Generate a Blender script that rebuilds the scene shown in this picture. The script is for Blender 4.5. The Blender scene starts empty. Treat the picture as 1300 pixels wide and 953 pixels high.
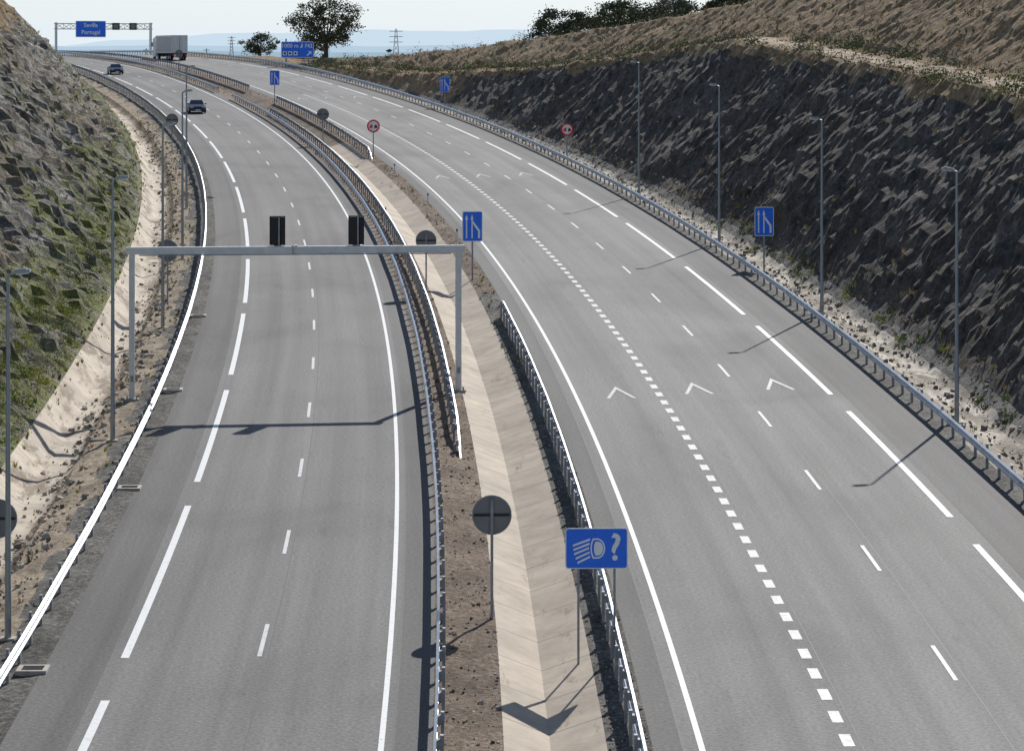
import bpy, math, random
from mathutils import Vector, Matrix, noise
random.seed(7)
U=random.uniform
scene=bpy.context.scene
# ------------------------------------------------------------------ road geometry (metres)
R=1310.0; YC=44.0; G=0.0413; CAMH=19.1
def rz(Y):
    if Y<380: return G*Y
    if Y<520:
        d=Y-380; return G*380+G*d-G/280*d*d
    return G*380+G*70-0.00008*(Y-520)**2
def pw(pts,x):
    if x<=pts[0][0]: return pts[0][1]
    for (a,b),(c,d) in zip(pts,pts[1:]):
        if x<=c: return b+(d-b)*(x-a)/(c-a)
    return pts[-1][1]
def sm(x):
    x=max(0,min(1,x)); return x*x*(3-2*x)
def ang(t): return (t-YC)/R
def XY(t,off):
    a=ang(t); return (-R+(R+off)*math.cos(a), YC+(R+off)*math.sin(a))
def tY(Y,off=0): return YC+R*math.asin((Y-YC)/(R+off))
HB=[(0,10.4),(235,10.4),(300,5.0),(360,1.4),(420,-.2),(800,-.5)]
HT=[(0,7),(200,6),(240,4.8),(300,4.6),(350,3.6),(400,1.4),(450,0),(800,0)]
HL=[(0,14.5),(230,14),(300,12.5),(360,8),(420,3),(470,.3),(800,0)]
RP=[(17.9,0),(18.6,-.05),(19.6,-.3),(20.6,-.75),(21.5,-.75),(22.5,-.2)]
LP=[(-17,.15),(-16.1,-.8),(-15.1,-.85),(-14.7,-.4),(-13.8,-.25),(-12.6,-.06),(-11.9,0)]
MP=[(-1.7,0),(-1.0,-.04),(0,-.1),(1.15,-.55),(2.45,-.12),(3.5,0)]
def terr(off,Y):
    if off<=-17:
        hl=pw(HL,Y); d=-17-off; fall=.11*max(0,d-6)*sm((Y-400)/80)
        return .15+min(d/.97,hl)+max(0,d-hl*.97)*.07*(1-sm((Y-330)/80))-fall
    if off<-11.9: return pw(LP,off)
    if off<-1.7: return 0
    if off<3.5: return pw(MP,off)
    if off<17.9: return 0
    if off<22.5: return pw(RP,off)
    hb=pw(HB,Y); ht=pw(HT,Y); d=off-22.5
    run=.88*max(0,hb+.2); 
    if d<run: return -.2+d/.88
    fall=.1*max(0,d-7)*sm((Y-370)/70)
    d2=d-run
    if d2<4.6: return hb+d2*.05-fall
    d3=d2-4.6
    return hb+.23+min(d3*.72,ht)+max(0,d3-ht/.72)*.03*(1-sm((Y-330)/80))-fall
def P(t,off,h=None,add=0.0):
    x,y=XY(t,off)
    if h is None: h=terr(off,y)
    return Vector((x,y,rz(y)+h+add))
# ------------------------------------------------------------------ materials
def newmat(name,rough=.9,metal=0,spec=.5):
    m=bpy.data.materials.new(name); m.use_nodes=True
    nt=m.node_tree; b=nt.nodes['Principled BSDF']
    b.inputs['Roughness'].default_value=rough; b.inputs['Metallic'].default_value=metal
    b.inputs['Specular IOR Level'].default_value=spec
    return m,nt,b
def coord(nt,kind='Object',scale=(1,1,1),rot=(0,0,0)):
    tc=nt.nodes.new('ShaderNodeTexCoord'); mp=nt.nodes.new('ShaderNodeMapping')
    mp.inputs['Scale'].default_value=scale; mp.inputs['Rotation'].default_value=rot
    nt.links.new(tc.outputs[kind],mp.inputs['Vector']); return mp.outputs[0]
def nz(nt,vec,scale,detail=5,rough=.6,dist=0):
    n=nt.nodes.new('ShaderNodeTexNoise'); n.inputs['Scale'].default_value=scale
    n.inputs['Detail'].default_value=detail; n.inputs['Roughness'].default_value=rough
    n.inputs['Distortion'].default_value=dist
    nt.links.new(vec,n.inputs['Vector']); return n.outputs['Fac']
def ramp(nt,fac,stops,interp='LINEAR'):
    r=nt.nodes.new('ShaderNodeValToRGB'); e=r.color_ramp.elements; r.color_ramp.interpolation=interp
    while len(e)<len(stops): e.new(.5)
    for i,(p,c) in enumerate(stops):
        if not isinstance(c,(tuple,list)): c=(c,c,c)
        e[i].position=p; e[i].color=(c[0],c[1],c[2],1)
    nt.links.new(fac,r.inputs[0]); return r.outputs[0]
def mix(nt,fac,a,b,mode='MIX'):
    n=nt.nodes.new('ShaderNodeMix'); n.data_type='RGBA'; n.blend_type=mode
    for s,v in ((n.inputs[0],fac),(n.inputs[6],a),(n.inputs[7],b)):
        if hasattr(v,'links'): nt.links.new(v,s)
        elif isinstance(v,(tuple,list)): s.default_value=(v[0],v[1],v[2],1)
        else: s.default_value=v
    return n.outputs[2]
def math_(nt,op,a,b=None):
    n=nt.nodes.new('ShaderNodeMath'); n.operation=op
    for i,v in enumerate((a,b)):
        if v is None: continue
        if hasattr(v,'links'): nt.links.new(v,n.inputs[i])
        else: n.inputs[i].default_value=v
    return n.outputs[0]
def bump(nt,b,h,strength=.5,dist=.05):
    n=nt.nodes.new('ShaderNodeBump'); n.inputs['Strength'].default_value=strength; n.inputs['Distance'].default_value=dist
    nt.links.new(h,n.inputs['Height']); nt.links.new(n.outputs[0],b.inputs['Normal'])
def setc(nt,b,c):
    nt.links.new(c,b.inputs['Base Color'])
def simple(name,col,rough=.6,metal=0,var=.12,scale=3,spec=.5):
    m,nt,b=newmat(name,rough,metal,spec)
    f=nz(nt,coord(nt),scale,4)
    c=ramp(nt,f,[(.3,tuple(x*(1-var) for x in col)),(.7,tuple(min(1,x*(1+var)) for x in col))])
    setc(nt,b,c); return m
def asphalt(name,base):
    m,nt,b=newmat(name,.82,0,.35)
    uv=coord(nt,'UV'); fine=nz(nt,uv,9,3,.7); 
    streak=nz(nt,coord(nt,'UV',(1.1,.012,1)),1.0,4,.55)
    blot=nz(nt,coord(nt,'UV',(.12,.05,1)),1.0,5,.6,.6)
    oil=nz(nt,coord(nt,'UV',(.9,.16,1)),1.0,6,.7)
    c=ramp(nt,streak,[(.3,tuple(x*.76 for x in base)),(.5,base),(.72,tuple(x*1.22 for x in base))])
    c=mix(nt,1.0,c,ramp(nt,fine,[(.25,.55),(.5,1.0),(.78,1.55)]),'MULTIPLY')
    c=mix(nt,1.0,c,ramp(nt,blot,[(.3,.70),(.48,.98),(.65,1.10)]),'MULTIPLY')
    c=mix(nt,1.0,c,ramp(nt,oil,[(.26,.68),(.40,1.0)]),'MULTIPLY')
    setc(nt,b,c); bump(nt,b,fine,.5,.02); return m
M_as=asphalt('asphalt',(.182,.176,.167))
M_asl=asphalt('asphalt_older',(.160,.155,.148))
M_as2=asphalt('asphalt_shoulder',(.115,.111,.106))
def paint(name,a=.25,b2=.42,w=.8):
    m,nt,b=newmat(name,.6)
    f=nz(nt,coord(nt),6,6,.75)
    c=ramp(nt,f,[(a,(.3,.3,.29)),(b2,(w*.92,w*.92,w*.9)),(.8,(w,w,w*.98))])
    setc(nt,b,c); return m
M_paint=paint('road_paint',.28,.43)
M_paintw=paint('worn_road_paint',.34,.6,.6)
M_paintd=paint('dotted_line_paint',.3,.5,.66)
M_tar=simple('tar_seam',(.07,.068,.065),.7,0,.25,2)
def gravel(name,c1,c2,c3,sc=3,big=(.6,1.25)):
    m,nt,b=newmat(name,.95,0,.2)
    f=nz(nt,coord(nt),sc,6,.75); g=nz(nt,coord(nt),.35,5,.65)
    c=ramp(nt,f,[(.3,c1),(.5,c2),(.7,c3)])
    c=mix(nt,1.0,c,ramp(nt,g,[(.32,big[0]),(.68,big[1])]),'MULTIPLY')
    setc(nt,b,c); bump(nt,b,f,.9,.12); return m
M_gv=gravel('gravel_verge',(.055,.052,.048),(.155,.148,.135),(.34,.32,.28),5)
M_md=gravel('median_dirt',(.09,.068,.05),(.23,.175,.13),(.42,.34,.27),6)
M_ld=gravel('sandy_verge',(.15,.115,.085),(.36,.29,.21),(.56,.48,.38),4,(.6,1.25))
M_rv=gravel('pale_gravel',(.17,.14,.11),(.42,.37,.30),(.60,.54,.46),3,(.5,1.2))
def concrete(name,base,dirt,amount):
    m,nt,b=newmat(name,.85,0,.3)
    tc=nt.nodes.new('ShaderNodeTexCoord'); sp=nt.nodes.new('ShaderNodeSeparateXYZ'); nt.links.new(tc.outputs['UV'],sp.inputs[0])
    jl=math_(nt,'LESS_THAN',math_(nt,'MODULO',sp.outputs['Y'],3.0),.06)
    f=nz(nt,coord(nt),1.2,6,.65); fd=nz(nt,coord(nt,'UV',(.8,.2,1)),1,7,.75)
    c=ramp(nt,f,[(.3,tuple(x*.78 for x in base)),(.7,tuple(x*1.1 for x in base))])
    c=mix(nt,1.0,c,ramp(nt,nz(nt,coord(nt,'UV',(.2,.33,1)),1,1,.5),[(.35,.86),(.65,1.06)]),'MULTIPLY')
    c=mix(nt,jl,c,tuple(x*.5 for x in base))
    c=mix(nt,ramp(nt,fd,[(amount,1.0),(amount+.08,0.0)]),c,mix(nt,1.0,dirt,ramp(nt,nz(nt,coord(nt),5,5,.8),[(.3,.45),(.7,1.7)]),'MULTIPLY'))
    setc(nt,b,c); bump(nt,b,f,.3,.02); return m
M_cm=concrete('median_concrete',(.50,.425,.335),(.27,.21,.155),.34)
M_cl=concrete('channel_concrete',(.56,.485,.385),(.24,.19,.14),.43)
M_cr=concrete('channel_concrete_pale',(.52,.465,.385),(.20,.17,.13),.46)
def rockmat(name,dark,mid,light,tan,veg,vegamt,rot=(.5,.3,0),sc=(.5,.5,1.9),bd=.45,streak=.3):
    m,nt,b=newmat(name,.9,0,.3)
    co=coord(nt); st=coord(nt,'Object',sc,rot)
    a=nz(nt,st,.9,7,.74,streak); f=nz(nt,co,4.0,6,.78); g=nz(nt,co,.13,5,.6)
    c=ramp(nt,a,[(.32,dark),(.46,mid),(.58,light),(.72,mid)])
    c=mix(nt,ramp(nt,g,[(.42,0.0),(.60,.7)]),c,tan)
    c=mix(nt,1.0,c,ramp(nt,f,[(.3,.35),(.5,1.0),(.68,1.8)]),'MULTIPLY')
    c=mix(nt,1.0,c,ramp(nt,nz(nt,co,.5,6,.7,.8),[(.35,.62),(.6,1.12)]),'MULTIPLY')
    v=nz(nt,co,.42,8,.8); c=mix(nt,ramp(nt,v,[(vegamt,0.0),(vegamt+.06,.8)]),c,mix(nt,1.0,veg,ramp(nt,f,[(.3,.5),(.7,1.8)]),'MULTIPLY'))
    setc(nt,b,c)
    h=math_(nt,'ADD',a,math_(nt,'MULTIPLY',f,.6)); bump(nt,b,h,1.0,bd); return m
M_rl=rockmat('cut_rock_grey',(.07,.065,.055),(.21,.20,.178),(.42,.405,.37),(.27,.21,.14),(.17,.17,.055),.55)
M_rlg=rockmat('cut_rock_weedy',(.065,.06,.05),(.19,.18,.15),(.38,.36,.32),(.22,.19,.11),(.19,.21,.05),.47)
M_rr=rockmat('cut_rock_brown',(.036,.031,.027),(.098,.086,.074),(.185,.165,.14),(.105,.082,.062),(.12,.105,.05),.64,(.3,-.5,.3),(.9,.55,.75),.3,1.0)
def drygrass(name,a,b_,c_):
    m,nt,b=newmat(name,.95,0,.15)
    co=coord(nt); f=nz(nt,co,1.6,7,.75); g=nz(nt,co,.12,5,.65)
    c=ramp(nt,f,[(.3,a),(.5,b_),(.72,c_)])
    c=mix(nt,ramp(nt,g,[(.48,0.0),(.66,.6)]),c,(.13,.12,.055))
    setc(nt,b,c); bump(nt,b,f,1.0,.25); return m
M_dg=drygrass('dry_grass_soil',(.14,.09,.052),(.31,.215,.13),(.46,.35,.22))
M_path=gravel('dirt_path',(.30,.22,.145),(.46,.36,.26),(.6,.5,.38),1.5)
M_steel=simple('galvanised_steel',(.55,.57,.60),.42,.55,.22,.9)
M_post=simple('galvanised_post',(.30,.31,.33),.6,.3,.2,4)
M_lamp=simple('lamp_grey_paint',(.33,.36,.38),.5,.3,.08)
M_wsteel=simple('gantry_pale_paint',(.68,.68,.67),.5,.1,.1)
M_back=simple('sign_back_grey',(.22,.22,.225),.6,.3,.08)
M_blue=simple('sign_blue',(.01,.17,.92),.4,0,.05)
M_white=simple('sign_white',(.88,.89,.90),.5,0,.03)
M_red=simple('sign_red',(.85,.02,.02),.4,0,.05)
M_black=simple('black_plastic',(.015,.015,.016),.6,0,.1)
M_dark=simple('dark_metal',(.06,.06,.065),.6,.2,.1)
M_leafd=simple('holm_oak_leaf_dark',(.045,.055,.025),.8,0,.3,.8)
M_leafl=simple('holm_oak_leaf_light',(.10,.115,.05),.8,0,.3,.8)
M_bark=simple('bark',(.09,.07,.05),.9,0,.3,2)
M_straw=simple('straw_grass',(.44,.34,.18),.9,0,.25,.7)
M_olive=simple('olive_scrub',(.12,.13,.045),.9,0,.3,.7)
M_grn=simple('green_weed',(.16,.22,.045),.9,0,.3,.7)
M_yel=simple('yellow_green_broom',(.42,.42,.06),.9,0,.25,.7)
M_stone=simple('loose_stone',(.18,.16,.14),.95,0,.4,1.5)
M_stonel=simple('loose_stone_pale',(.40,.36,.31),.95,0,.3,1.5)
M_navy=simple('car_paint_navy',(.015,.03,.09),.25,.3,.05)
M_glass,_nt,_b=newmat('car_glass',.08); _b.inputs['Base Color'].default_value=(.02,.025,.03,1)
M_lens=simple('lamp_lens',(.8,.8,.82),.15)
M_tyre=simple('tyre',(.02,.02,.02),.9)
M_truck=simple('truck_white',(.76,.75,.72),.5,0,.05)
M_trucks=simple('truck_curtain_grey',(.50,.47,.46),.6,0,.08)
M_conc=simple('precast_concrete',(.42,.38,.33),.9,0,.15)
# ------------------------------------------------------------------ mesh builder
class MB:
    def __init__(s): s.v=[];s.f=[];s.m=[]
    def add(s,vs,fs,mt=0):
        n=len(s.v)
        s.v+=[tuple(v) for v in vs]
        for f in fs: s.f.append(tuple(i+n for i in f)); s.m.append(mt)
    def box(s,c,d,mt=0,rot=None):
        vs=[Vector((x*d[0]/2,y*d[1]/2,z*d[2]/2)) for x in(-1,1) for y in(-1,1) for z in(-1,1)]
        if rot: vs=[rot@v for v in vs]
        vs=[v+Vector(c) for v in vs]
        s.add(vs,[(0,1,3,2),(4,6,7,5),(0,4,5,1),(2,3,7,6),(0,2,6,4),(1,5,7,3)],mt)
    def cyl(s,p0,p1,r0,r1=None,mt=0,n=10,caps=True):
        if r1 is None:r1=r0
        p0=Vector(p0);p1=Vector(p1);z=(p1-p0).normalized()
        x=z.orthogonal().normalized();y=z.cross(x)
        vs=[]
        for p,r in((p0,r0),(p1,r1)):
            for i in range(n):
                a=2*math.pi*i/n; vs.append(p+x*math.cos(a)*r+y*math.sin(a)*r)
        fs=[(i,(i+1)%n,n+(i+1)%n,n+i) for i in range(n)]
        if caps: fs+=[tuple(range(n))[::-1],tuple(range(n,2*n))]
        s.add(vs,fs,mt)
    def poly(s,pts,y,mt=0): s.add([(p[0],y,p[1]) for p in pts],[tuple(range(len(pts)))],mt)
    def extr(s,pts,y0,y1,mt=0,mb=None):
        n=len(pts)
        s.add([(p[0],y0,p[1]) for p in pts],[tuple(range(n))],mt)
        s.add([(p[0],y1,p[1]) for p in pts],[tuple(range(n))[::-1]],mt if mb is None else mb)
        s.add([(p[0],y0,p[1]) for p in pts]+[(p[0],y1,p[1]) for p in pts],[(i,n+i,n+(i+1)%n,(i+1)%n) for i in range(n)],mt if mb is None else mb)
    def text(s,txt,x,z,size,y,mt,align='CENTER'):
        cu=bpy.data.curves.new('t','FONT'); cu.body=txt; cu.size=size; cu.align_x=align; cu.align_y='CENTER'
        cu.resolution_u=3; cu.offset=size*.015
        o=bpy.data.objects.new('t',cu); scene.collection.objects.link(o)
        bpy.context.view_layer.update()
        me=o.to_mesh()
        s.add([(v.co.x+x,y,v.co.y+z) for v in me.vertices],[tuple(p.vertices) for p in me.polygons],mt)
        o.to_mesh_clear(); bpy.data.objects.remove(o)
    def obj(s,name,mats,loc=(0,0,0),rot=0,smooth=False,parent=None):
        me=bpy.data.meshes.new(name); me.from_pydata(s.v,[],s.f)
        for m_ in mats: me.materials.append(m_)
        me.polygons.foreach_set('material_index',s.m)
        if smooth: me.polygons.foreach_set('use_smooth',[True]*len(s.f))
        me.update(); o=bpy.data.objects.new(name,me); scene.collection.objects.link(o)
        o.location=loc; o.rotation_euler=(0,0,rot)
        if parent: o.parent=parent
        return o
def frange(a,b,s):
    n=max(1,int(round((b-a)/s))); return [a+(b-a)*i/n for i in range(n+1)]
def grid(name,ts,offs,fn,mats,matfn=None,smooth=True):
    nc=len(offs); vs=[];uv=[]
    for t in ts:
        for o in offs:
            vs.append(fn(t,o)); uv.append((o,t))
    fs=[];mi=[]
    for i in range(len(ts)-1):
        for j in range(nc-1):
            a=i*nc+j; fs.append((a,a+1,a+nc+1,a+nc))
            mi.append(matfn((ts[i]+ts[i+1])/2,(offs[j]+offs[j+1])/2) if matfn else 0)
    me=bpy.data.meshes.new(name); me.from_pydata(vs,[],fs)
    for m_ in mats: me.materials.append(m_)
    me.polygons.foreach_set('material_index',mi)
    me.polygons.foreach_set('use_smooth',[smooth]*len(fs))
    l=me.uv_layers.new(name='UVMap'); data=[]
    for f in fs:
        for i in f: data+=uv[i]
    l.data.foreach_set('uv',data); me.update()
    o=bpy.data.objects.new(name,me); scene.collection.objects.link(o); return o
T0,T1=20,700
tc=frange(T0,T1,2.0)
# ------------------------------------------------------------------ carriageways
def road(name,offs,shl,shr,lane):
    grid(name,tc,offs,lambda t,o:P(t,o,0),[lane,M_as2],lambda t,o:1 if (o<shl or o>shr) else 0,False)
road('motorway_road',[-11.9,-10.3,-8,-6,-4,-2.6,-1.7],-10.3,-2.6,M_asl)
road('motorway_road',[3.5,4.2,6,8,10,12,14,15.7,17.9],4.2,15.7,M_as)
# painted markings
mk=MB()
def line(off,w,t0,t1,mt=0,h=.008):
    ts=frange(t0,t1,2.0)
    vs=[];fs=[]
    for t in ts: vs+=[P(t,off-w/2,h),P(t,off+w/2,h)]
    for i in range(len(ts)-1): fs.append((2*i,2*i+1,2*i+3,2*i+2))
    mk.add(vs,fs,mt)
line(-2.9,.14,T0,600); line(4.65,.15,T0,600)
t=tY(74)-72
while t<560: line(-9.9,.22,t,t+20); t+=24.15
t=tY(91,15)-72
while t<560: line(15.3,.22,t,t+20.3); t+=24.4
t=tY(76.3)-12.4*4
while t<500: line(-6.35,.12,t-1.75,t+1.75,2); t+=12.4
t=tY(85.8)-12.3*5
while t<500: line(11.7,.12,t-1.75,t+1.75,2); t+=12.3
t=T0
while t<340: line(8.15,.28,t,t+1.0,2); t+=2.0
for (tb) in (117,222,330):
    for k,o in enumerate((6.5,9.85,13.4)):
        ap=tb+1.6+k*.9; w=.62; th=.55
        for sg in (-1,1):
            mk.add([P(ap,o,.008),P(ap-3.0,o+sg*w,.008),P(ap-3.0,o+sg*(w-.14),.008),P(ap-.75,o,.008)],[(0,1,2,3) if sg<0 else (0,3,2,1)],1)
mk.obj('road_markings',[M_paint,M_paintw,M_paintd])
mk=MB()
for off in (-6.12,8.45,11.98): line(off,.035,T0,560,0,.003)
for off in (-10.3,-2.62,4.2,15.72): line(off,.03,T0,560,0,.003)
mk.obj('paving_seams',[M_tar])
# ------------------------------------------------------------------ verges and channels
def rough(amp,sc,edge):
    def f(t,o):
        p=P(t,o); e=min(1,min(abs(o-edge[0]),abs(o-edge[1]))/.4)
        p.z+=amp*e*noise.fractal(Vector((t*sc,o*sc,3)),.7,2,4); return p
    return f
tv=frange(T0,260,.5)+frange(260,T1,2)[1:]
def lvm(t,o):
    return 1 if o<-13.5+1.0*noise.noise(Vector((t*.25,o*.6,0))) else 0
grid('gravel_verge',tv,frange(-14.7,-11.9,.2),rough(.12,.8,(-14.7,-11.9)),[M_gv,M_ld],lvm)
grid('drainage_channel',tv,frange(-17,-14.7,.25),rough(.07,.5,(-17,-14.7)),[M_cl,M_ld],lambda t,o:1 if o>-15.15+.9*noise.noise(Vector((t*.16,o*.5,6))) else 0)
grid('median_verge',tv,frange(-1.7,0,.28),rough(.08,.9,(-1.7,0)),[M_md])
grid('median_drainage_channel',tc,[0,1.15,2.45],lambda t,o:P(t,o),[M_cm,M_md],lambda t,o:1 if t>262 else 0,False)
grid('median_verge',tv,frange(2.45,3.5,.26),rough(.06,.9,(2.45,3.5)),[M_gv,M_md],lambda t,o:1 if t>150 else 0)
grid('gravel_verge',tv,frange(17.9,19.9,.2),rough(.10,.8,(17.9,19.9)),[M_gv,M_rv],lambda t,o:1 if o>18.9+.5*noise.noise(Vector((t*.2,o,4))) else 0)
grid('drainage_channel',tv,frange(19.9,22.5,.2),rough(.14,.5,(19.9,22.5)),[M_cr,M_rv,M_gv],lambda t,o:(1 if noise.noise(Vector((t*.12,o*.5,2)))>.1 else 0) if o<22.0 else 2)
# ------------------------------------------------------------------ rock cuttings
def rockpos(side,seed):
    foot=22.5 if side>0 else 17.0
    def f(t,o):
        x,y=XY(t,o); h=terr(o,y)
        g=abs(terr(o+.4,y)-terr(o-.4,y))/.8
        df=abs(o)-foot
        m=min(1,g)*min(1,max(0,df)/1.0)
        s=seed; z=h
        wx=noise.noise(Vector((t*.2,z*.2,s+20)))*1.6
        if side<0:
            d=.8*noise.noise(Vector((t/11+z*.05,z/9,s)))
            d+=.45*noise.noise(Vector((t/3.1+z*.15,z/4.5,s+7)))
            d+=.40*noise.fractal(Vector((t*.55,z*.9-t*.25,s+3)),.5,2.1,6)
            d+=.22*(noise.cell(Vector((t*.5+wx+z*.3,z*.8-t*.18+wx*.5,s)))-.5)
            d+=.14*(noise.cell(Vector((t*1.4+wx*2,z*1.9-t*.4,s+4)))-.5)
        else:
            w2=noise.noise(Vector((t*.11,z*.25,s+30)))*3
            d=.75*noise.noise(Vector((t/12+z*.05,z/9,s)))
            d+=.30*noise.noise(Vector((t/3.4+z*.15+w2,z/5,s+7)))
            d+=.30*noise.fractal(Vector((t*.7+z*.2+w2*.5,z*.75,s+3)),.5,2.1,6)
            d+=.10*(noise.cell(Vector((t*.9+wx+z*.4,z*.9-t*.1+wx,s)))-.5)
        q=noise.fractal(Vector((t*.15,o*.15,s)),.6,2,6)*.5*min(1,max(0,df)/2)
        off=o-side*d*.65*m
        x,y2=XY(t,off)
        return Vector((x,y2,rz(y)+h+d*.6*m+q*(1-m)*.6))
    return f
tr=frange(T0+20,68,1.5)+frange(68,215,.34)[1:]+frange(215,300,.6)[1:]+frange(300,480,1.2)[1:]+frange(480,T1,4)[1:]
ol=[-17-i*.32 for i in range(60)]+[-36.5,-37.5,-40,-44,-50,-60,-75,-95,-130]
def lmat(t,o):
    y=XY(t,o)[1]; h=terr(o,y); n=noise.noise(Vector((t*.1,o*.1,0)))+.4*noise.noise(Vector((t*.5,o*.5,0)))
    if h>pw(HL,y)-2.5-3*n: return 1
    return 2 if h<3.6+4*n else 0
grid('rock_cutting',tr,ol[::-1],rockpos(-1,2.0),[M_rl,M_dg,M_rlg],lmat,False)
orr=[22.5+i*.36 for i in range(70)]+[48.5,50,52,55,60,68,80,100,140]
def rmat(t,o):
    y=XY(t,o)[1]; hb=pw(HB,y); run=.88*max(0,hb+.2); d=o-22.5
    n=noise.noise(Vector((t*.12,o*.2,5)))+.5*noise.noise(Vector((t*.6,o*.6,5)))
    if d<run-.6+n*1.1: return 0 if hb>3+n*2 else 1
    if run+.9+n*.3<d<run+3.3+n and hb>4.5: return 2
    return 1
grid('rock_cutting',tr,orr,rockpos(1,9.0),[M_rr,M_dg,M_path],rmat,False)
# ------------------------------------------------------------------ plain to the horizon, hills
def Gz(x,y):
    a=rz(max(0,min(y,520)))-8
    k=sm((y-350)/500)
    return a*(1-k)+7.5*k
m,nt,b=newmat('plain_fields_haze_glow',1,0,.1)
co=coord(nt,'Object',(.0035,.0011,1)); vo=nt.nodes.new('ShaderNodeTexVoronoi'); vo.inputs['Scale'].default_value=1
nt.links.new(co,vo.inputs['Vector'])
sp=nt.nodes.new('ShaderNodeSeparateColor'); nt.links.new(vo.outputs['Color'],sp.inputs[0])
c=ramp(nt,sp.outputs[0],[(0,(.11,.20,.045)),(.35,(.14,.23,.055)),(.55,(.30,.25,.13)),(.7,(.09,.14,.04)),(.9,(.36,.30,.17))],'CONSTANT')
c=mix(nt,1.0,c,ramp(nt,nz(nt,coord(nt),.05,5),[(.3,.7),(.7,1.2)]),'MULTIPLY')
setc(nt,b,c)
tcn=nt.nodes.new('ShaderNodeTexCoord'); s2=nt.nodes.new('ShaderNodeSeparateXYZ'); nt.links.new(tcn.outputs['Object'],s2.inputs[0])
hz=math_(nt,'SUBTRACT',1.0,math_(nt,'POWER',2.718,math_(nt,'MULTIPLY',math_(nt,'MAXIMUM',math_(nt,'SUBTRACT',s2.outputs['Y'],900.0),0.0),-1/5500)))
em=nt.nodes.new('ShaderNodeEmission'); em.inputs[0].default_value=(.44,.58,.70,1); em.inputs[1].default_value=1.0  # distance haze painted in: fields fade into a pale blue self-glow
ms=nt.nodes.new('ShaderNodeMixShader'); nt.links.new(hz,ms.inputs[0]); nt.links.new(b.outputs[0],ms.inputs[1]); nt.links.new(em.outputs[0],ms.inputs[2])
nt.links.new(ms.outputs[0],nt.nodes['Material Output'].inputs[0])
gx=[-12000,-6000,-3000,-1500,-800,-400,-200,-100,0,100,200,400,800,1500,3000,6000,12000]
gy=[-300,-100,0,50,100,150,200,250,300,350,400,450,500,560,620,700,800,900,1100,1500,2200,3500,6000,10000,16000,24000]
vs=[(x,y,Gz(x,y)) for y in gy for x in gx]; nc=len(gx)
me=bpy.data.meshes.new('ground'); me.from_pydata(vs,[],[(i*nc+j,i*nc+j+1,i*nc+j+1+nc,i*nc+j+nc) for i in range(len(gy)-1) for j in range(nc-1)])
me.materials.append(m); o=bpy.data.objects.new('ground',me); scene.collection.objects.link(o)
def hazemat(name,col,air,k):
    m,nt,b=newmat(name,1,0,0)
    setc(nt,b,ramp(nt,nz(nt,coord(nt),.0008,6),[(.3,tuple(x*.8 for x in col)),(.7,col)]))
    em=nt.nodes.new('ShaderNodeEmission'); em.inputs[0].default_value=(*air,1)  # airlight painted into the hills as emission, mostly replacing their lit colour
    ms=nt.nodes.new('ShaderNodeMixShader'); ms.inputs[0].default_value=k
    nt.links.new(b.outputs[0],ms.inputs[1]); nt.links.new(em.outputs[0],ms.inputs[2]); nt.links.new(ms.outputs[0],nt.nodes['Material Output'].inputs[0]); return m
def ridge(D,hgt,seed,mt,bias):
    vs=[];xs=frange(-7000,7000,90); rows=[(-1800,0),(-1100,.25),(-500,.65),(0,1),(700,.5),(1500,0)]
    for dy,f in rows:
        for x in xs:
            n=.5+.4*noise.fractal(Vector((x/2300,seed,dy/3000)),.8,2,7)+bias(x/D*3560+650)
            vs.append((x,D+dy,7+(hgt*max(0.02,n))*f*(1 if f==0 else 1+.12*noise.noise(Vector((x/300,dy/300,seed))))))
    nc=len(xs)
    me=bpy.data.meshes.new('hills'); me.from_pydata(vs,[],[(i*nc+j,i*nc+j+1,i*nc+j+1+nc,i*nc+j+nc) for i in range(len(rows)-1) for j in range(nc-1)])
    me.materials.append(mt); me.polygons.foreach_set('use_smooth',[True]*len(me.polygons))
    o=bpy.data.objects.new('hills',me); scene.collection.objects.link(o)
ridge(17000,140,1.3,hazemat('far_hills_haze_glow',(.2,.26,.3),(.62,.76,.88),.95),lambda x:.4*math.exp(-((x-430)/300)**2)+.05)
ridge(12000,72,5.1,hazemat('mid_hills_haze_glow',(.16,.22,.24),(.50,.65,.79),.93),lambda x:.1)
ridge(8500,28,8.4,hazemat('near_hills_haze_glow',(.14,.19,.18),(.38,.53,.65),.9),lambda x:.0)
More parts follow.
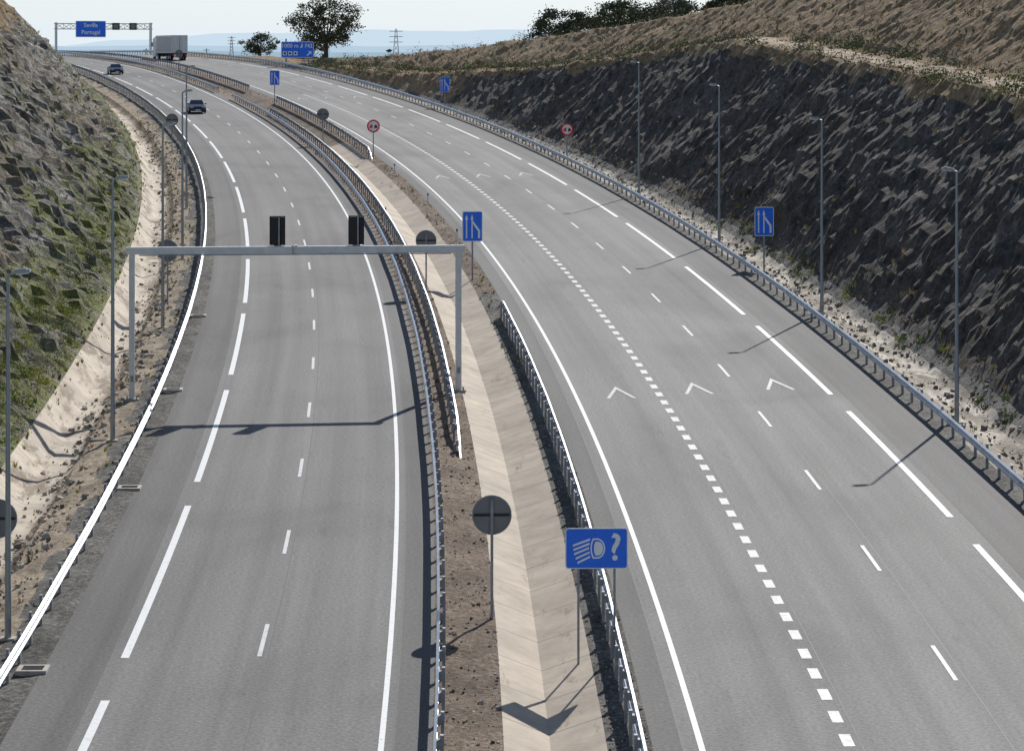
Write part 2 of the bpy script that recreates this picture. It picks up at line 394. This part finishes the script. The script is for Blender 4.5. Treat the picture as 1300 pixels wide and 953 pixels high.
# ------------------------------------------------------------------ guardrails
PROF=[(0,.43),(.075,.47),(.085,.53),(.02,.575),(.02,.615),(.085,.66),(.075,.72),(0,.76)]
def guardrail(off,t0,t1,sd,end0=0,end1=0,double=False,step=2.0,lower=False):
    mb=MB(); ts=frange(t0,t1,2.0)
    def k(t):
        a=1
        if end0: a=min(a,(t-t0)/end0)
        if end1: a=min(a,(t1-t)/end1)
        return a
    for s_ in ((sd,-sd) if double else (sd,)):
        vs=[];n=len(PROF)
        for t in ts:
            kk=k(t); wv=.018*noise.noise(Vector((t*.13,off,1))); wz=.015*noise.noise(Vector((t*.1,off,8)))
            for (a,z) in PROF: vs.append(P(t,off+s_*(.12+a)+wv,z*kk-.3*(1-kk)+wz))
        fs=[(i*n+j,i*n+j+1,(i+1)*n+j+1,(i+1)*n+j) for i in range(len(ts)-1) for j in range(n-1)]
        mb.add(vs,fs,0)
        if lower:
            vs=[]
            for t in ts:
                for (a,z) in ((.0,.12),(.04,.16),(.04,.3),(0,.34)): vs.append(P(t,off+s_*(.1+a),z*k(t)-.3*(1-k(t))))
            mb.add(vs,[(i*4+j,i*4+j+1,(i+1)*4+j+1,(i+1)*4+j) for i in range(len(ts)-1) for j in range(3)],0)
    t=t0+.3
    while t<t1:
        kk=k(t); p=P(t,off,0); rt=Matrix.Rotation(ang(t)+U(-.06,.06),3,'Z'); g=terr(off,p.y)-.3
        zt=.79*kk-.3*(1-kk)+U(0,.03)
        if zt>.1:
            mb.box((p.x,p.y,p.z+(zt+g)/2),(.08,.14,zt-g),1,rt)
            for s_ in ((sd,-sd) if double else (sd,)):
                q=P(t,off+s_*.085,0); mb.box((q.x,q.y,q.z+.6*kk),(.1,.2,.2),1,rt)
            q=P(t,off+sd*.2,0)
            if kk>.9: mb.box((q.x,q.y,q.z+.595),(.012,.06,.05),1,rt)
        t+=step
    return mb.obj('guardrail',[M_steel,M_post])
guardrail(-12.65,T0,560,1)
guardrail(-1.45,T0,tY(328),-1)
guardrail(-.72,tY(102),tY(300),1,end0=5)
guardrail(3.0,T0,tY(141),1,end1=0,lower=True)
guardrail(2.7,tY(240),tY(322),1,end0=3)
guardrail(-1.45,tY(342),560,-1); guardrail(2.6,tY(345),560,1)
guardrail(18.35,T0,560,-1)
# ------------------------------------------------------------------ street lamps
def lamp(Y,off,side):
    t=tY(Y,off); p=P(t,off); mb=MB(); H=10.0
    mb.box((0,0,.02),(.42,.42,.06),1); mb.cyl((0,0,.05),(0,0,1.3),.095,.09,0,12)
    mb.cyl((0,0,1.3),(0,0,H),.085,.045,0,12)
    mb.box((.0,-.1,.8),(.12,.03,.4),1)
    s=side
    mb.cyl((0,0,H-.02),(s*.2,0,H+.05),.035,.035,0,8)
    rt=Matrix.Rotation(-s*.12,3,'Y')
    mb.box((s*.36,0,H+.08),(.5,.22,.09),0,rt); mb.box((s*.34,0,H+.135),(.34,.17,.05),0,rt)
    mb.box((s*.4,0,H+.025),(.34,.17,.03),2,rt)
    mb.obj('street_lamp',[M_lamp,M_conc,M_lens],p,ang(t))
for Y,o in ((77,-13.42),(107.5,-13.75),(138.5,-13.8),(168,-13.8),(199,-13.8)): lamp(Y,o,1)
for Y in (111.5,142.5,175,207): lamp(Y,19.4,-1)
# ------------------------------------------------------------------ signs
def rrect(w,h,r,cx=0,cz=0,n=4):
    pts=[]
    for sx,sz,a0 in ((1,-1,-90),(1,1,0),(-1,1,90),(-1,-1,180)):
        for i in range(n+1):
            a=math.radians(a0+90*i/n); pts.append((cx+sx*(w/2-r)+r*math.cos(a),cz+sz*(h/2-r)+r*math.sin(a)))
    return pts
def circ(r,cx=0,cz=0,n=36): return [(cx+r*math.cos(2*math.pi*i/n),cz+r*math.sin(2*math.pi*i/n)) for i in range(n)]
def at(Y,off): 
    t=tY(Y,off); return P(t,off),ang(t)
SM=[M_blue,M_white,M_post,M_back,M_red,M_black]
def headlight_sign():
    p,a=at(74.5,2.6); mb=MB(); w,h,zc=1.66,1.08,2.95
    for x in (-.48,.48): mb.box((x,.05,(zc+h/2)/2-.2),(.06,.08,zc+h/2+.2),2)
    mb.extr(rrect(w,h,.08,0,zc),-.02,.01,1,3)
    mb.poly(rrect(w-.05,h-.05,.06,0,zc),-.024,0)
    y=-.028
    D=[(.0,-.27),(.12,-.27)]+[(.12+.21*math.cos(math.radians(q)),.27*math.sin(math.radians(q))) for q in range(-80,81,16)]+[(.12,.27),(.0,.27)]+[(-.05,.14),(-.065,0),(-.05,-.14)]
    mb.poly([(q[0]-.10,q[1]+zc) for q in D],y,1)
    D2=[(.13+(q[0]-.13)*.80,q[1]*.84) for q in D]
    mb.poly([(q[0]-.10,q[1]+zc) for q in D2],y-.004,0)
    D3=[(.15+(q[0]-.13)*.62,q[1]*.68) for q in D]
    mb.poly([(q[0]-.10,q[1]+zc) for q in D3],y-.008,1)
    for i in range(5):
        z=zc+.25-.115*i; x1=-.20+.015*abs(i-2); x0=x1-.46+.03*i
        mb.poly([(x0,z-.20),(x1,z-.035),(x1,z+.02),(x0,z-.145)],y,1)
    mb.text('?',.50,zc-.0,1.0,y,1)
    mb.obj('headlight_sign',SM,p,a)
headlight_sign()
def lane_sign(Y,off):
    p,a=at(Y,off); mb=MB(); w,h,zc=1.12,1.68,3.0
    mb.box((0,.05,(zc+h/2)/2-.2),(.09,.09,zc+h/2+.3),2)
    mb.extr(rrect(w,h,.09,0,zc),-.02,.01,1,3); mb.poly(rrect(w-.07,h-.07,.07,0,zc),-.025,0)
    y=-.03
    for x in (-.33,-.02):
        mb.poly([(x-.035,zc-.66),(x+.035,zc-.66),(x+.035,zc+.42),(x-.035,zc+.42)],y,1)
        mb.poly([(x-.09,zc+.38),(x+.09,zc+.38),(x,zc+.68)],y-.002,1)
    mb.poly([(.31,zc-.66),(.43,zc-.66),(.43,zc-.22),(.015,zc+.34),(.015,zc+.16),(.31,zc-.26)],y,1)
    mb.obj('lane_merge_sign',SM,p,a)
for Y,o in ((156.5,2.62),(162.5,19.9),(321,2.4),(313,20)): lane_sign(Y,o)
def no_overtaking(Y,off):
    p,a=at(Y,off); mb=MB(); zc=2.75; r=.56
    mb.box((0,.05,zc/2-.1),(.08,.08,zc+.9),2)
    mb.extr(circ(r,0,zc),-.02,.01,4,3); mb.poly(circ(r*.76,0,zc),-.025,1)
    y=-.03
    mb.poly([(-.34,zc-.14),(-.07,zc-.14),(-.07,zc+.14),(-.24,zc+.14),(-.24,zc+.05),(-.34,zc+.03)],y,4)
    for x in (-.28,-.14): mb.poly(circ(.05,x,zc-.16,12),y-.002,4)
    mb.poly([(.07,zc-.14),(.34,zc-.14),(.34,zc),(.29,zc+.02),(.26,zc+.12),(.16,zc+.12),(.12,zc+.01),(.07,zc)],y,5)
    for x in (.13,.28): mb.poly(circ(.045,x,zc-.16,12),y-.002,5)
    mb.obj('no_overtaking_sign',SM,p,a)
no_overtaking(242,3.05); no_overtaking(248,20.6)
def round_back(Y,off,zc=2.9):
    p,a=at(Y,off); mb=MB()
    mb.box((0,-.06,(zc+.3)/2-.15),(.08,.09,zc+.9),2)
    mb.extr(circ(.56,0,zc),-.01,.015,3,3)
    mb.extr(circ(.56,0,zc),.018,.02,4,1)
    n=36; ri=[(math.cos(2*math.pi*i/n),math.sin(2*math.pi*i/n)) for i in range(n)]
    mb.add([(c_*.56,-.03,zc+s_*.56) for c_,s_ in ri]+[(c_*.53,-.03,zc+s_*.53) for c_,s_ in ri],[(i,(i+1)%n,n+(i+1)%n,n+i) for i in range(n)],2)
    mb.add([(c_*.56,-.03,zc+s_*.56) for c_,s_ in ri]+[(c_*.56,.012,zc+s_*.56) for c_,s_ in ri],[(i,n+i,n+(i+1)%n,(i+1)%n) for i in range(n)],2)
    mb.box((0,-.035,zc),(1.0,.03,.07),5)
    mb.obj('round_traffic_sign',SM,p,a)
for Y,o in ((79,-.1),(150,-.3),(257,.1),(390,.2),(79.5,-14.1),(147,-13.95),(251,-13.8)): round_back(Y,o)
# exit direction sign
def exit_sign():
    p,a=at(415,21.0); mb=MB(); w,h,zc=4.9,2.4,3.2
    for x in (-1.7,1.7): mb.box((x,.08,1.8),(.2,.2,6),2)
    mb.extr(rrect(w,h,.2,0,zc),-.03,.03,1,3); mb.poly(rrect(w-.16,h-.16,.15,0,zc),-.036,0)
    y=-.042
    mb.text('1000 m',-1.15,zc+.55,.85,y,1); mb.text('742',1.65,zc+.55,.8,y,1)
    mb.poly([(.35,zc+.25),(.5,zc+.25),(.85,zc+.8),(.7,zc+.85)],y,1); mb.poly([(.62,zc+.25),(.75,zc+.25),(.75,zc+.9),(.62,zc+.9)],y-.002,1)
    for x in (-1.9,-1.1,-.3): mb.poly(rrect(.6,.6,.05,x,zc-.55),y,1)
    mb.poly(rrect(.3,.34,.03,-1.9,zc-.55),y-.004,5); mb.poly([(-1.3,zc-.7),(-.95,zc-.7),(-.95,zc-.45),(-1.3,zc-.4)],y-.004,5); mb.poly(circ(.16,-.3,zc-.55,12),y-.004,5)
    mb.poly([(1.35,zc-.85),(1.5,zc-.95),(1.95,zc-.5),(1.83,zc-.38)],y,1); mb.poly([(1.6,zc-.22),(2.1,zc-.25),(2.08,zc-.75)],y-.002,1)
    mb.obj('exit_sign',SM,p,a)
exit_sign()
# ------------------------------------------------------------------ lane signal gantry
def gantry():
    pl=P(tY(117,-13.8),-13.8); pr=P(tY(118.3,-.15),-.15); a=math.atan2(pr.y-pl.y,pr.x-pl.x)
    L=math.hypot(pr.x-pl.x,pr.y-pl.y); mb=MB(); top=rz(117.5)+6.1
    zt=top-pl.z
    for x,b0 in ((0,0),(L,pr.z-pl.z)):
        mb.box((x,0,(zt+b0-.3)/2),(.24,.24,zt-.3-b0+.3-.005),0)
        mb.box((x,0,b0+.03),(.6,.6,.1),2)
        for dx in(-.2,.2):
            for dy in (-.2,.2): mb.cyl((x+dx,dy,b0+.05),(x+dx,dy,b0+.18),.03,.03,1,6)
        mb.box((x,-.14,b0+.9),(.12,.03,.25),1)
    mb.box((L/2,0,zt-.15),(L+.5,.26,.3),0)
    mb.box((L/2,0,zt-.15),(.1,.36,.42),0); mb.box((L/2-.14,0,zt-.15),(.04,.34,.4),1)
    mb.cyl((.3,-.17,zt-.33),(L-.3,-.17,zt-.33),.025,.025,1,6)
    for f in (.443,.685):
        x=L*f
        mb.box((x+.06,-.08,zt+.62),(.07,.06,1.2),1)
        mb.box((x-.14,.04,zt+.65),(.3,.2,1.15),3); mb.box((x+.22,.04,zt+.65),(.18,.2,1.15),3)
        mb.box((x,.16,zt+.65),(.66,.06,1.22),3)
        mb.box((x,.0,zt+.02),(.3,.3,.05),1)
        for z in (.3,.65,1.0):
            mb.cyl((x,.19,zt+z),(x,.42,zt+z),.13,.14,3,12,False)
    mb.obj('lane_signal_gantry',[M_wsteel,M_post,M_conc,M_black],pl,a)
gantry()
# ------------------------------------------------------------------ overhead sign gantry (lattice)
def far_gantry():
    pl=P(tY(514,3.4),3.4); pr=P(tY(520,21),21); a=math.atan2(pr.y-pl.y,pr.x-pl.x); L=math.hypot(pr.x-pl.x,pr.y-pl.y)
    mb=MB(); zb=4.7; zt=5.7
    for x in (0,L):
        for dy in(-.4,.4): mb.box((x,dy,zt/2),(.3,.2,zt+.4),0)
        for k in range(5): mb.cyl((x,-.4,k*1.1),(x,.4,k*1.1+1.1),.05,.05,0,5)
    for z in (zb,zt):
        for dy in (-.4,.4): mb.box((L/2,dy,z),(L+.6,.14,.16),0)
    n=14
    for i in range(n):
        x0=L*i/n;x1=L*(i+1)/n
        mb.cyl((x0,-.4,zb if i%2 else zt),(x1,-.4,zt if i%2 else zb),.06,.06,0,5)
        mb.cyl((x0,.4,zt if i%2 else zb),(x1,.4,zb if i%2 else zt),.06,.06,0,5)
        mb.box((x0,-.4,(zb+zt)/2),(.08,.08,1),0)
    mb.extr(rrect(5.6,3.0,.15,6.3,zb+.0),-.62,-.55,2,0); mb.poly(rrect(5.4,2.8,.15,6.3,zb+.0),-.63,1)
    mb.text('Sevilla',6.3,zb+.7,1.05,-.64,2); mb.text('Portugal',6.3,zb-.6,1.05,-.64,2)
    for x in (11.0,14.2):
        mb.extr(rrect(1.4,1.3,.1,x,zb+.5),-.62,-.5,3,3); mb.poly(rrect(.9,.8,.1,x,zb+.5),-.63,4)
    mb.obj('overhead_sign_gantry',[M_wsteel,M_blue,M_white,M_dark,M_back],pl,a)
far_gantry()
# ------------------------------------------------------------------ vehicles
def car(Y,off,body):
    p,a=at(Y,off); mb=MB()
    S=[(-2.12,.70,.32,.58,.60,.60),(-1.95,.84,.24,.70,.70,.73),(-1.0,.89,.2,.90,.76,.94),(-.3,.9,.2,.95,.60,1.38),(.5,.9,.2,.96,.61,1.45),(1.35,.9,.2,.98,.58,1.36),(1.85,.88,.22,.98,.66,1.03),(2.12,.8,.34,.86,.62,.9)]
    vs=[]
    for (y,hw,zb,zl,rw,zr) in S: vs+=[(-hw*.94,y,zb),(-hw,y,(zb+zl)/2),(-hw,y,zl),(-rw,y,zr),(rw,y,zr),(hw,y,zl),(hw,y,(zb+zl)/2),(hw*.94,y,zb)]
    for i in range(len(S)-1):
        for j in range(8):
            a0=i*8+j;a1=i*8+(j+1)%8
            g=(j in(2,4) and 2<=i<=5) or (j==3 and i in(2,5))
            mb.add([vs[a0],vs[a1],vs[a1+8],vs[a0+8]],[(0,3,2,1)],1 if g else 0)
    mb.add(vs[:8],[tuple(range(8))],0); mb.add(vs[-8:],[tuple(range(8))[::-1]],0)
    for x in (-.82,.82):
        for y in (-1.35,1.3):
            mb.cyl((x-.1,y,.33),(x+.1,y,.33),.33,.33,2,16); s_=1 if x>0 else -1
            mb.cyl((x+s_*.1,y,.33),(x+s_*.112,y,.33),.2,.18,3,10)
        mb.box((x*1.15,-.75,1.0),(.18,.1,.13),0)
        mb.box((x*.74,-2.04,.62),(.36,.12,.14),4)
        mb.box((x*.9,2.08,.75),(.25,.08,.2),5)
    mb.box((0,-2.13,.5),(.8,.04,.16),2); mb.box((0,-2.14,.36),(.52,.03,.11),4); mb.box((0,-2.1,.28),(1.3,.05,.1),2)
    mb.obj('car',[body,M_glass,M_tyre,M_steel,M_lens,M_red],p,a)
car(303,-8.1,M_navy); car(388,-8.6,M_navy)
def truck():
    p,a=at(442,9.1); mb=MB()
    mb.box((0,6.8,2.62),(2.52,13.6,2.8),0)
    for x in (-1.27,1.27):
        mb.box((x,6.8,2.6),(.03,13.2,2.4),1)
        for k in range(9): mb.box((x*1.005,.9+k*1.5,2.6),(.05,.05,2.5),0)
    mb.box((0,6.8,1.12),(2.4,13.4,.2),2)
    mb.box((0,-.02,2.6),(.04,.06,2.7),2)
    for x in (-.95,-.3,.3,.95): mb.cyl((x,-.05,1.3),(x,-.05,3.9),.025,.025,3,6)
    mb.box((0,-.02,3.97),(2.5,.06,.1),3); mb.box((0,0,.6),(2.3,.12,.14),2); 
    for x in (-1,1): mb.box((x,-.06,.92),(.4,.06,.16),4); mb.box((x*.95,.1,.85),(.1,.1,.6),2)
    mb.box((0,-.08,.9),(.55,.04,.14),0)
    for y in (1.6,2.95,4.3,12.2,16.2):
        for x in (-1.05,1.05): mb.cyl((x-.17,y,.52),(x+.17,y,.52),.52,.52,2,18); mb.cyl((x-.18,y,.52),(x+.18,y,.52),.25,.25,3,10)
    mb.box((0,15.6,2.1),(2.45,2.2,3.0),0); mb.box((0,14.2,.9),(.9,5.5,.3),2); mb.box((0,16.72,2.6),(2.2,.06,1.0),5)
    mb.add([(-1.15,14.6,3.6),(1.15,14.6,3.6),(1.15,16.6,3.6),(-1.15,16.6,3.6),(-1.1,14.6,4.0),(1.1,14.6,4.0)],[(0,1,5,4),(3,2,5,4)[::-1],(0,4,3),(1,2,5)],0)
    for x in (-1.4,1.4): mb.box((x,16.5,2.6),(.2,.15,.7),2)
    mb.obj('truck',[M_truck,M_trucks,M_tyre,M_steel,M_red,M_glass],p,a)
truck()
# ------------------------------------------------------------------ vegetation
def tree(loc,H,W,seed,n=55,leaf=.32,name='holm_oak_tree',per=90,low=.62,rad=.12):
    rd=random.Random(seed); mb=MB()
    tk=H*.32
    mb.cyl((0,0,-.5),(.1,0,tk*.6),H*.045,H*.036,0,9,False); mb.cyl((.1,0,tk*.6),(-.05,.1,tk*1.2),H*.036,H*.026,0,9,False)
    cs=[]
    for i in range(n):
        a=rd.uniform(0,6.283); r=math.sqrt(rd.random())*W/2*rd.uniform(.75,1.12); 
        zz=rd.uniform(-1,1); k=math.sqrt(max(0,1-zz*zz*.85))
        cs.append(Vector((math.cos(a)*r*k,math.sin(a)*r*k,H*low+zz*H*.33)))
    for c_ in cs[:18]:
        q=Vector((0,0,tk))+ (c_-Vector((0,0,tk)))*.45+Vector((0,0,-.2)); mb.cyl((0,.05,tk*.9),q,H*.018,H*.011,0,6,False); mb.cyl(q,c_,H*.011,H*.004,0,5,False)
    for c_ in cs:
        R_=rd.uniform(.45,1.2)*W*rad; mt=1 if rd.random()<.55 else 2
        for j in range(per):
            d=Vector((rd.gauss(0,1),rd.gauss(0,1),rd.gauss(0,.7))); d=d*(R_*.55)
            p=c_+d; s=leaf*rd.uniform(.5,1.1)
            u=Vector((rd.gauss(0,1),rd.gauss(0,1),rd.gauss(0,1))).normalized(); w=u.orthogonal().normalized()
            mb.add([p-u*s*.5,p+w*s*.36,p+u*s*.5,p-w*s*.36],[(0,1,2,3)],mt if rd.random()<.8 else 3-mt)
    mb.obj(name,[M_bark,M_leafd,M_leafl],loc,rd.uniform(0,6))
def tp(Y,off,dz=-.1):
    p=P(tY(Y,off),off); p.z+=dz; return p
tree(tp(432,28.8),9.2,12.2,3,84,.36,per=95,rad=.098)
for (Y,o,H,W,sd,n) in ((385,50,6.6,9.5,11,64),(378,56,7.2,10,12,70),(372,61,7.0,9.5,13,66),(392,55,6.0,9,19,54),(360,66,7.0,10,14,64),(352,71,6.8,9,22,60),(368,54,5.4,7,23,48),
    (318,52,4.8,6,15,48),(335,50,3.8,5,16,40),(310,58,5.6,7,24,52),(342,62,6.0,8,25,54),(300,64,5.8,7,26,52),(290,56,3.8,5,27,40),(270,60,4.6,5.5,28,44)):
    tree(tp(Y,o),H,W,sd,n,.34,low=.56)
tree(tp(470,-26),6,9,17,50,.4); tree(tp(480,-18),4.5,6,18,40,.4)
tree(tp(520,40),5,7,21,44,.4); tree(tp(560,60),6,9,22,44,.45)
def leafmass(name,items,mats,per,leaf,seed,flat=.6):
    rd=random.Random(seed); mb=MB()
    for (p,r,mt) in items:
        for j in range(per):
            d=Vector((rd.gauss(0,.45),rd.gauss(0,.45),abs(rd.gauss(0,.45))*flat*1.6))*r
            q=Vector(p)+d; s=leaf*rd.uniform(.5,1.2)*min(1.5,max(.6,r))
            u=Vector((rd.gauss(0,1),rd.gauss(0,1),rd.gauss(0,1))).normalized(); w=u.orthogonal().normalized()
            mb.add([q-u*s*.5,q+w*s*.35,q+u*s*.5,q-w*s*.35],[(0,1,2,3)],mt)
    mb.obj(name,mats)
rd=random.Random(5)
items=[]
for i in range(420):
    y=rd.choice([rd.uniform(650,900),rd.uniform(900,1600),rd.uniform(1600,3200)]); x=rd.uniform(-.20,.06)*y
    items.append(((x,y,Gz(x,y)+.5),rd.uniform(3,7),rd.choice([0,0,1])))
leafmass('distant_trees',items,[M_leafd,M_leafl],45,1.4,3)
# shrubs on slopes
fr=rockpos(1,9.0); fl=rockpos(-1,2.0)
items=[]
for i in range(760):
    t=rd.uniform(60,430); y=XY(t,30)[1]; hb=pw(HB,y); run=.88*max(0,hb+.2)
    o=22.5+run+rd.choice([rd.uniform(-.8,1.0),rd.uniform(3.5,16),rd.uniform(3.5,5),rd.uniform(4,26)])
    items.append((fr(t,max(23,o)),rd.uniform(.2,.85)*(1 if rd.random()<.8 else 1.6),rd.choice([0,0,1,1,2])))
for i in range(230):
    t=rd.uniform(120,420); y=XY(t,30)[1]; hb=pw(HB,y); run=.88*max(0,hb+.2)
    o=22.5+run+rd.choice([rd.gauss(.1,.4),rd.gauss(4.2,.6)])
    items.append((fr(t,max(23,o)),rd.uniform(.5,1.2),rd.choice([0,0,1,4])))
for i in range(90):
    t=rd.uniform(60,300); o=rd.uniform(23,31); items.append((fr(t,o),rd.uniform(.12,.3),rd.choice([0,2])))
for i in range(80):
    t=rd.uniform(85,190); o=rd.gauss(22.2,.5); items.append((P(t,o),rd.uniform(.15,.4),rd.choice([0,3,4])))
leafmass('shrubs',items,[M_olive,M_leafl,M_straw,M_yel,M_grn],70,.19,8)
items=[]
for i in range(800):
    t=rd.uniform(60,400); o=-17-abs(rd.gauss(0,6.0)); 
    if noise.noise(Vector((t*.09,o*.16,3)))<.0: continue
    items.append((fl(t,o),rd.uniform(.15,.55),rd.choice([0,4,1,2,3,4])))
for i in range(420):
    t=rd.choice([rd.gauss(128,10),rd.gauss(112,7),rd.gauss(160,14),rd.uniform(90,260)]); o=-17.2-abs(rd.gauss(0,1.8)); items.append((fl(t,o),rd.uniform(.2,.65),rd.choice([2,2,4,0])))
leafmass('shrubs',items,[M_olive,M_leafl,M_yel,M_straw,M_grn],75,.14,9)
# grass tufts
def tufts(name,pts,mats,seed,hh=(.25,.6),nb=11):
    rd=random.Random(seed); mb=MB()
    for p in pts:
        h=rd.uniform(*hh); mt=rd.randrange(len(mats))
        for j in range(nb):
            a=rd.uniform(0,6.28); l=rd.uniform(.2,.8)*h; w=.03; b0=Vector(p)+Vector((math.cos(a)*.12*h,math.sin(a)*.12*h,-.05))
            tpn=b0+Vector((math.cos(a)*l*.6,math.sin(a)*l*.6,h*rd.uniform(.6,1.1)))
            q=Vector((-math.sin(a),math.cos(a),0))*w
            mb.add([b0-q,b0+q,tpn],[(0,1,2)],mt)
    mb.obj(name,mats)
pts=[]
for i in range(4200):
    t=rd.uniform(60,420); o=-17-rd.random()**1.2*20
    if noise.noise(Vector((t*.12,o*.2,9)))<.05 and t<330: continue
    pts.append(fl(t,o))
tufts('grass_tufts',pts,[M_straw,M_olive,M_grn],1,(.12,.38))
pts=[]
for i in range(5200):
    t=rd.uniform(60,430); y=XY(t,30)[1]; run=.88*max(0,pw(HB,y)+.2); o=22.5+run+rd.uniform(-1.0,24)
    if run+.8<o-22.5<run+3.4 and rd.random()<.85: continue
    pts.append(fr(t,max(22.6,o)))
for i in range(260): pts.append(fr(rd.uniform(60,300),22.6+abs(rd.gauss(0,1))))
tufts('grass_tufts',pts,[M_straw,M_straw,M_straw,M_olive],2,(.2,.45))
pts=[]
for i in range(900):
    t=rd.uniform(60,320); o=rd.choice([rd.uniform(-14.9,-13.2),rd.uniform(19,20.5),rd.uniform(21.6,23),rd.uniform(-17.4,-16.7)]); pts.append(P(t,o))
for i in range(300):
    t=rd.uniform(120,420); o=rd.choice([rd.uniform(-1.0,0),rd.uniform(2.4,3.4)]); pts.append(P(t,o))
tufts('grass_tufts',pts,[M_straw,M_olive,M_yel],3,(.1,.3))
# loose stones
def stones(name,gen,n,mats,seed,s0=.03,s1=.17):
    rd=random.Random(seed); mb=MB()
    for i in range(n):
        p,k=gen(rd); s=(s0+(s1-s0)*rd.random()**4)*k
        vs=[Vector((x*rd.uniform(.45,1),y*rd.uniform(.45,1),z*rd.uniform(.5,.95)))*s for x in(-1,1) for y in(-1,1) for z in(-1,1)]
        rt=Matrix.Rotation(rd.uniform(0,6.28),3,'Z')@Matrix.Rotation(rd.uniform(-.7,.7),3,'X')
        mb.add([rt@v+p for v in vs],[(0,1,3,2),(4,6,7,5),(0,4,5,1),(2,3,7,6),(0,2,6,4),(1,5,7,3)],rd.randrange(len(mats)))
    mb.obj(name,mats)
def genl(rd):
    t=60+240*rd.random()**1.3; c=noise.noise(Vector((t*.09,4,0)))*.8
    o=-14.8+rd.gauss(0,.55)+c; o=max(-16.6,min(-13.2,o)); return P(t,o,None,.03),1
stones('loose_stones',genl,2400,[M_stone,M_stonel,M_stonel],1,.03,.14)
def genr(rd):
    t=60+240*rd.random()**1.3; o=min(23,max(18.9,21.5+rd.gauss(0,1.1))); return P(t,o,None,.03),1
stones('loose_stones',genr,3000,[M_stone,M_stonel,M_stone],2,.03,.14)
def genm(rd):
    t=60+200*rd.random()**1.4; o=rd.choice([rd.uniform(-1.6,0),rd.uniform(2.5,3.45)]); return P(t,o,None,.0),.3
stones('loose_stones',genm,5000,[M_md,M_stonel],3,.06,.18)
# precast inspection covers on the left verge
for Y in (73,97,118,141,170,205):
    p,a=at(Y,-12.15); mb=MB(); z=.03
    for (cx,cy,sx,sy) in ((0,-.33,.8,.12),(0,.33,.8,.12),(-.34,0,.12,.54),(.34,0,.12,.54)): mb.box((cx,cy,z),(sx,sy,.12),0)
    for k in range(5): mb.box((0,-.2+k*.1,z+.02),(.56,.03,.03),1)
    mb.obj('drain_cover',[M_conc,M_dark],p,a)
# edge delineators
for Y,o in ((176,3.2),(200,3.3),(226,3.2),(190,-.4)):
    p,a=at(Y,o); mb=MB(); mb.box((0,0,.4),(.1,.07,.85),0); mb.box((0,-.002,.68),(.104,.076,.14),1); mb.obj('delineator_post',[M_white,M_black],p,a)
# ------------------------------------------------------------------ pylon and poles on the plain
def pylon(x,y,H,th=.3):
    z=Gz(x,y); mb=MB(); w=H*.09
    def c(k,s): f=w*(1-k*.82); return Vector((s[0]*f,s[1]*f,k*H))
    S=((-1,-1),(1,-1),(1,1),(-1,1))
    for s in S: mb.cyl(c(0,s),c(1,s),th*.5,th*.35,0,5)
    for i in range(8):
        k0=i/8;k1=(i+1)/8
        for j in range(4): mb.cyl(c(k0,S[j]),c(k1,S[(j+1)%4]),th*.25,th*.25,0,4); mb.cyl(c(k1,S[j]),c(k0,S[(j+1)%4]),th*.25,th*.25,0,4)
    for k in (.7,.82,.94): mb.box((0,0,k*H),(H*.3,.3,th),0); 
    mb.obj('electricity_pylon',[M_back],(x,y,z))
pylon(-62,1500,24); pylon(-330,3300,30,.5)
for i,x in enumerate((-150,-128,-108,-40)):
    mb=MB(); mb.cyl((0,0,0),(0,0,13),.25,.18,0,6); mb.box((0,0,12.3),(2.6,.2,.25),0); mb.obj('utility_pole',[M_back],(x,1150+i*25,Gz(x,1150)))
# ------------------------------------------------------------------ light
EL=math.radians(35); AZ=math.radians(20.5)
S=Vector((math.sin(AZ)*math.cos(EL),math.cos(AZ)*math.cos(EL),math.sin(EL)))
l=bpy.data.lights.new('sun','SUN'); l.energy=5.0; l.angle=math.radians(.5); l.color=(1,.965,.91)
lo=bpy.data.objects.new('sun',l); lo.rotation_euler=S.to_track_quat('Z','Y').to_euler(); lo.location=(50,200,150); scene.collection.objects.link(lo)
w=bpy.data.worlds.new('World'); scene.world=w; w.use_nodes=True; nt=w.node_tree
sk=nt.nodes.new('ShaderNodeTexSky'); sk.sky_type='NISHITA'; sk.sun_disc=False; sk.sun_elevation=EL; sk.sun_rotation=AZ
sk.air_density=1.0; sk.dust_density=.5; sk.ozone_density=1.2; sk.altitude=300
# hazy horizon: aerosol whitening of the low sky
tcw=nt.nodes.new('ShaderNodeTexCoord'); spw=nt.nodes.new('ShaderNodeSeparateXYZ'); nt.links.new(tcw.outputs['Generated'],spw.inputs[0])
fz=math_(nt,'MULTIPLY',math_(nt,'POWER',math_(nt,'SUBTRACT',1.0,math_(nt,'ABSOLUTE',spw.outputs['Z'])),9.0),.97)
skc=mix(nt,fz,sk.outputs[0],(7.6,8.6,9.4))
bg=nt.nodes['Background']; bg.inputs[1].default_value=.10; nt.links.new(skc,bg.inputs[0])
# ------------------------------------------------------------------ camera
cd=bpy.data.cameras.new('camera'); cd.sensor_width=36; cd.sensor_fit='HORIZONTAL'; cd.lens=3560/1300*36
cd.shift_y=-410.5/1300; cd.clip_start=.5; cd.clip_end=60000
co_=bpy.data.objects.new('camera',cd); co_.location=(0,0,CAMH); co_.rotation_euler=(math.pi/2,0,0); scene.collection.objects.link(co_)
scene.camera=co_
scene.view_settings.view_transform='Standard'; scene.view_settings.look='None'; scene.view_settings.exposure=0
